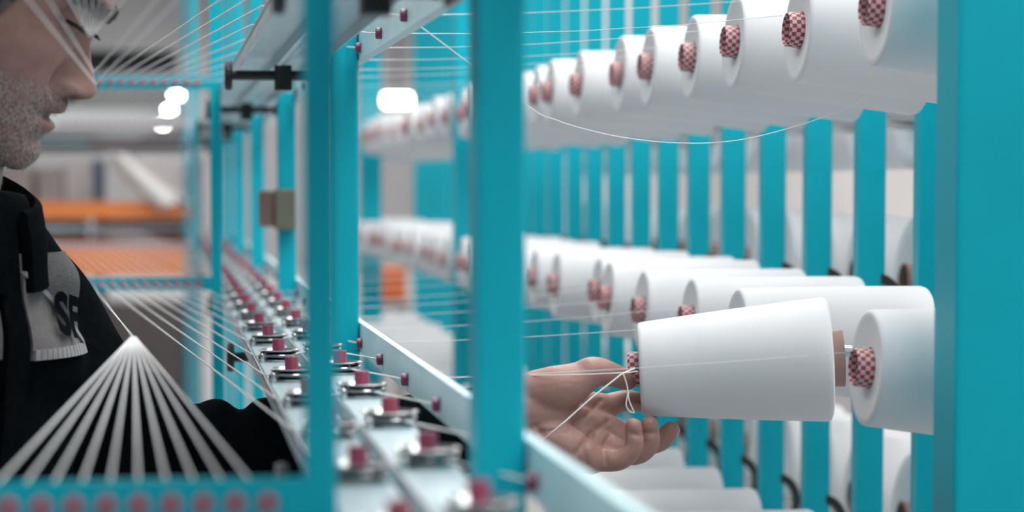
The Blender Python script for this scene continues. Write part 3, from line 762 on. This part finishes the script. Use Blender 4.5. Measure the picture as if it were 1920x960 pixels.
patch('chest_panel', [(.016, -.142), (.125, -.142), (.125, -.056), (.016, -.056)], .003, PANEL, label='grey chest panel')
patch('chest_panel', [(-.125, -.142), (-.016, -.142), (-.016, -.056), (-.125, -.056)], .003, PANEL, label='grey chest panel')
patch('pocket', [(.016, -.137), (.118, -.137), (.020, -.076), (.016, -.072)], .006, PANEL2, label='lighter grey slanted pocket')
patch('piping', [(.016, -.074), (.018, -.0705), (.119, -.1335), (.116, -.137)], .0085, RIB, 10)
for k in range(14): patch('hem_rib', [(.018+.0077*k, -.145), (.0247+.0077*k, -.145), (.0247+.0077*k, -.136), (.018+.0077*k, -.136)], .0075, RIB, 3)
patch('placket', [(-.013, -.40), (.013, -.40), (.013, -.02), (-.013, -.02)], .006, JACK, 24, label='dark zip placket')
tcu = bpy.data.curves.new('letters', 'FONT'); tcu.body = 'SF'; tcu.size = .048; tcu.offset = .0022; to = bpy.data.objects.new('tmp', tcu); COL.objects.link(to)
tme = evaluated(to); bpy.data.objects.remove(to)
tv = coords(tme); bm = bmesh.new(); bm.from_mesh(tme); bmesh.ops.subdivide_edges(bm, edges=bm.edges, cuts=2); bmesh.ops.triangulate(bm, faces=bm.faces); bm.to_mesh(tme); bm.free()
tv = coords(tme); setco(tme, np.array(drape([(.052+a*1.1, -.122+b*1.0-a*.2) for a, b, _ in tv], .0115))); tme.materials.clear(); tme.materials.append(mat('navy_letter', (.004, .005, .008), .9, spec=.02))
part('letters', tme, man, label='dark letters SF')
# stand-up collar
cg = G(); ccen = R(-.190, 2.125, -.004); cv = []
n_ = 40
for rr_, zz_ in ((.092, -.055), (.090, -.015), (.086, .010), (.081, .014), (.077, .008), (.080, -.015), (.082, -.055)):
    for i in range(n_+1):
        a = .16+(2*PI-.32)*i/n_
        p = ccen+tn_*rr_*math.cos(a)*1.02+tl_*rr_*math.sin(a)*1.0+np.array([0, 0, zz_-.030*math.cos(a)])
        cv.append(p)
q = n_+1
cg.add(cv, [(j*q+i, j*q+i+1, ((j+1) % 7)*q+i+1, ((j+1) % 7)*q+i) for j in range(7) for i in range(n_)]+[tuple(j*q for j in range(7)), tuple(j*q+n_ for j in range(6, -1, -1))])
part('collar', autosmooth(cg.me('collar', JACK), 1.2), man, label='stand-up collar')
tr = G()
for sy in (-1, 1):
    hip = R(-.305, 2.17, -.56)+tl_*.080*sy
    limb(tr, [hip, hip+np.array([.03, 0, -.38]), hip+np.array([-.005, 0, -.755])], [.108, .080, .066], 24)
limb(tr, [R(-.305, 2.17, -.50), R(-.305, 2.17, -.58)], [.135, .130], 24)
tme2 = remeshed(tr, 'trousers', .008, 4); tme2.materials.append(mat('dark_trousers', (.02, .022, .028), .9, noise=.15, nscale=60)); part('trousers', tme2, man)
for sy in (-1, 1):
    a = R(-.31, 2.17, -1.40)+tl_*.085*sy
    sg = G(); limb(sg, [a+np.array([-.05, .03, .05]), a+np.array([.03, -.02, .052]), a+np.array([.13, -.09, .040])], [.045, .046, .036], 18)
    sg.v = [(p_[0], p_[1], max(p_[2], .002)) for p_ in sg.v]
    part('shoe', autosmooth(sg.me('shoe', BLACK), 1.2), man)

# --- yarn ends at the hand
yarn('loose_yarn', [W(1190, 690, 2.128), W(1166, 701, 2.122), W(1110, 745, 2.118), W(1060, 790, 2.118), W(1016, 826, 2.122)], .0007, 'white yarn end running from the held cone down across the palm', None)
yarn('loose_yarn', catmull([W(980, 704, 2.16), W(1060, 703, 2.12), W(1168, 699, 2.118), W(1195, 696, 2.13)], 4), .0005, 'white yarn end running level from the post to the held cone', None)
yarn('loose_yarn', catmull([W(1168, 699, 2.117), W(1176, 725, 2.117), W(1180, 752, 2.117), W(1190, 774, 2.118)], 4)+catmull([W(1184, 776, 2.118), W(1174, 760, 2.116), W(1178, 735, 2.116)], 4)[1:], .0006, 'white yarn loop hanging from the held cone over the fingers', None)

# ---------------------------------------------------------------- far background of the hall
def bgt(name, label, cat, group=None): return thing(name, (0, 0, 0), label, cat, group)
def quadbox(x0, y0, x1, y1, Y, dep=.05, bv=.0):
    a = W(x0, y1, Y); b = W(x1, y0, Y); return G().box(a[0], b[0], Y, Y+dep, a[2], b[2], bv)
ORANGE = mat('orange_beam', (.80, .24, .06), .45, noise=.08, nscale=3)
GREYB = mat('grey_box', (.30, .29, .30), .7, noise=.2, nscale=4)
DGREY = mat('dark_machine', (.008, .009, .010), .6, spec=.2)
LGREY = mat('light_machine', (.52, .55, .57), .45, noise=.08, nscale=2)
YB = 12.0
rkk = bgt('pallet_rack', 'far orange pallet rack behind the man', 'rack')
def floorbox(x0, x1, Y0, Y1, z1, bv=.0): return G().box(x0, x1, Y0, Y1, 0, z1, bv)
for px in (-160, 178, 366):
    a = W(px-7, 0, YB)[0]; b = W(px+7, 0, YB)[0]
    part('upright', floorbox(a, b, YB-.02, YB+.06, H+.13).me('upright', mat('blue_upright', (.05, .07, .12), .5)), rkk)
    part('upright', floorbox(a, b, YB+.9, YB+.98, H+.13).me('upright', MATS['blue_upright']), rkk)
for (y0, y1) in ((378, 410), (452, 520)):
    part('beam', quadbox(-165, y0, 366, y1, YB-.06, .05).me('beam', ORANGE), rkk)
    part('beam', quadbox(-165, y0, 366, y1, YB+.95, .05).me('beam', ORANGE), rkk)
    a = W(-165, y0, YB); b = W(366, y0, YB)
    part('shelf', G().box(a[0], b[0], YB, YB+.95, a[2]-.03, a[2]-.005).me('shelf', GREYB), rkk)
def bgbox(px0, px1, py0, py1, label, m, Y=YB+.15, dep=.5):
    o = part('carton', quadbox(px0, py0, px1, py1, Y, dep, .01).me('carton', m)); tag(o, label, 'box', 'boxes on the far rack')
C1 = mat('grey_carton', (.40, .38, .39), .8, noise=.15, nscale=5); C2 = mat('pale_carton', (.56, .53, .54), .8, noise=.1, nscale=5); C3 = mat('brown_grey_carton', (.27, .24, .24), .8, noise=.15, nscale=5)
ztop = 378
bgbox(-150, -40, 300, 379.5, 'grey carton on the far rack left of the man', C1)
bgbox(-30, 60, 310, 379.5, 'brown grey carton on the far rack behind the neck', C3)
bgbox(70, 120, 312, 379.5, 'brown grey carton on the far rack before the chin', C3)
bgbox(122, 168, 298, 379.5, 'grey carton on the far rack beside the blue upright', C1)
bgbox(252, 352, 296, 379.5, 'pale carton on the far rack, rightmost', C2, dep=.4)
bgbox(10, 160, 413, 453.5, 'dark grey carton between the two orange beams, left', C3)
bgbox(190, 350, 413, 453.5, 'dark grey carton between the two orange beams, right', mat('dark_carton', (.16, .16, .17), .8))
# white sheet hanging over the beam
sg = G(); sv = []; nq = 14
for j in range(nq+1):
    t = j/nq
    for i in range(7):
        u = i/6; xq = 196+100*t**1.3+(34+45*t)*u; yq = 288+98*t+4*math.sin(u*9)
        sv.append(W(xq, yq, YB-.12+.04*math.sin(u*7+t*3)))
sg.add(sv, [(j*7+i, j*7+i+1, (j+1)*7+i+1, (j+1)*7+i) for j in range(nq) for i in range(6)])
so = part('white_sheet', sg.me('white_sheet', mat('white_cloth', (.74, .74, .73), .8), True)); so.modifiers.new('t', 'SOLIDIFY').thickness = .01
tag(so, 'white sheet slung slantwise over the far orange beam', 'sheet')
# machine with a long roller further back
mc = bgt('warping_machine', 'far grey machine with a long pale roller and dark beam', 'machine')
YM = 14.0
part('roller', G().lathe([(0, W(-400, 0, YM)[0]), (.10, W(-400, 0, YM)[0]), (.10, W(362, 0, YM)[0]), (0, W(362, 0, YM)[0])], 28, 'x', (0, YM, W(0, 236, YM)[2])).me('roller', LGREY, True), mc)
part('under_beam', quadbox(-420, 254, 372, 281, YM-.12, .3).me('under_beam', DGREY), mc)
part('top_beam', quadbox(-420, 96, 330, 128, YM-.05, .2).me('top_beam', DGREY), mc)
part('panel', quadbox(-420, 126, 330, 205, YM+.35, .05).me('panel', mat('pale_panel', (.50, .50, .51), .6, noise=.05, nscale=2)), mc)
for px in (-380, 346):
    a = W(px, 0, YM)[0]; b = W(px+26, 0, YM)[0]
    part('side_frame', floorbox(a, b, YM-.15, YM+.4, W(0, 96, YM)[2]).me('side_frame', LGREY), mc)
part('base', floorbox(W(-380, 0, YM)[0], W(346, 0, YM)[0], YM-.1, YM+.35, .75).me('base', mat('brown_grey_machine', (.12, .11, .11), .6)), mc)
# far lamps
LAMP = mat('lit_tube', (1, .97, .90), .5, emit=26)
for i, (px, py, Y, wx) in enumerate(((331, 179, 13.5, .048), (318, 206, 13.5, .040), (306, 234, 13.5, .036), (745, 188, 26, .22))):
    p = W(px, py, Y); lo = Vector(p)
    o = thing('hanging_lamp', lo, ('bright far lamp, top one of three beside the thin post', 'bright far lamp, middle one of three beside the thin post', 'bright far lamp, lowest of three beside the thin post', 'bright far lamp between two teal posts above the cones')[i], 'lamp', 'far hanging lamps')
    hz = .013 if i < 3 else .05
    part('tube', G().box(-wx*.62, wx*.62, -.03, .03, -hz, hz, .006).me('tube', LAMP), o)
    part('reflector', G().box(-wx*.7, wx*.7, -.035, .035, hz, hz+.008, .002).me('reflector', LGREY), o)
    if i < 3: part('bracket', G().box(-.006, .006, .03, 14.36-Y, hz-.004, hz+.004).me('bracket', LGREY), o)
    else: part('cable', G().lathe([(0, hz), (.012, hz), (.012, 6-p[2]), (0, 6-p[2])], 8).me('cable', BLACK), o)
# orange bin far down the aisle
oa = W(716, 503, 10.5); oc = W(762, 503, 10.5)
ob = part('orange_bin', G().box(oa[0], oc[0], 10.5, 10.9, oa[2]-.14, oa[2], .01).me('orange_bin', mat('orange_red_bin', (.62, .13, .03), .5))); tag(ob, 'dark orange bin seen between two teal posts', 'bin')
st = thing('bin_stand', (oa[0], 10.5, 0), 'grey stand under the dark orange bin', 'stand'); sl_ = Vector(st.location)
part('top_board', G().box(oa[0]-.02, oc[0]+.02, 10.48, 10.92, oa[2]-.165, oa[2]-.14, .004).me('top_board', GREYB), st, -sl_)
for xa in (oa[0]-.01, oc[0]-.02):
    for ya in (10.49, 10.88): part('leg', G().box(xa, xa+.03, ya, ya+.03, 0, oa[2]-.165).me('leg', GREYB), st, -sl_)
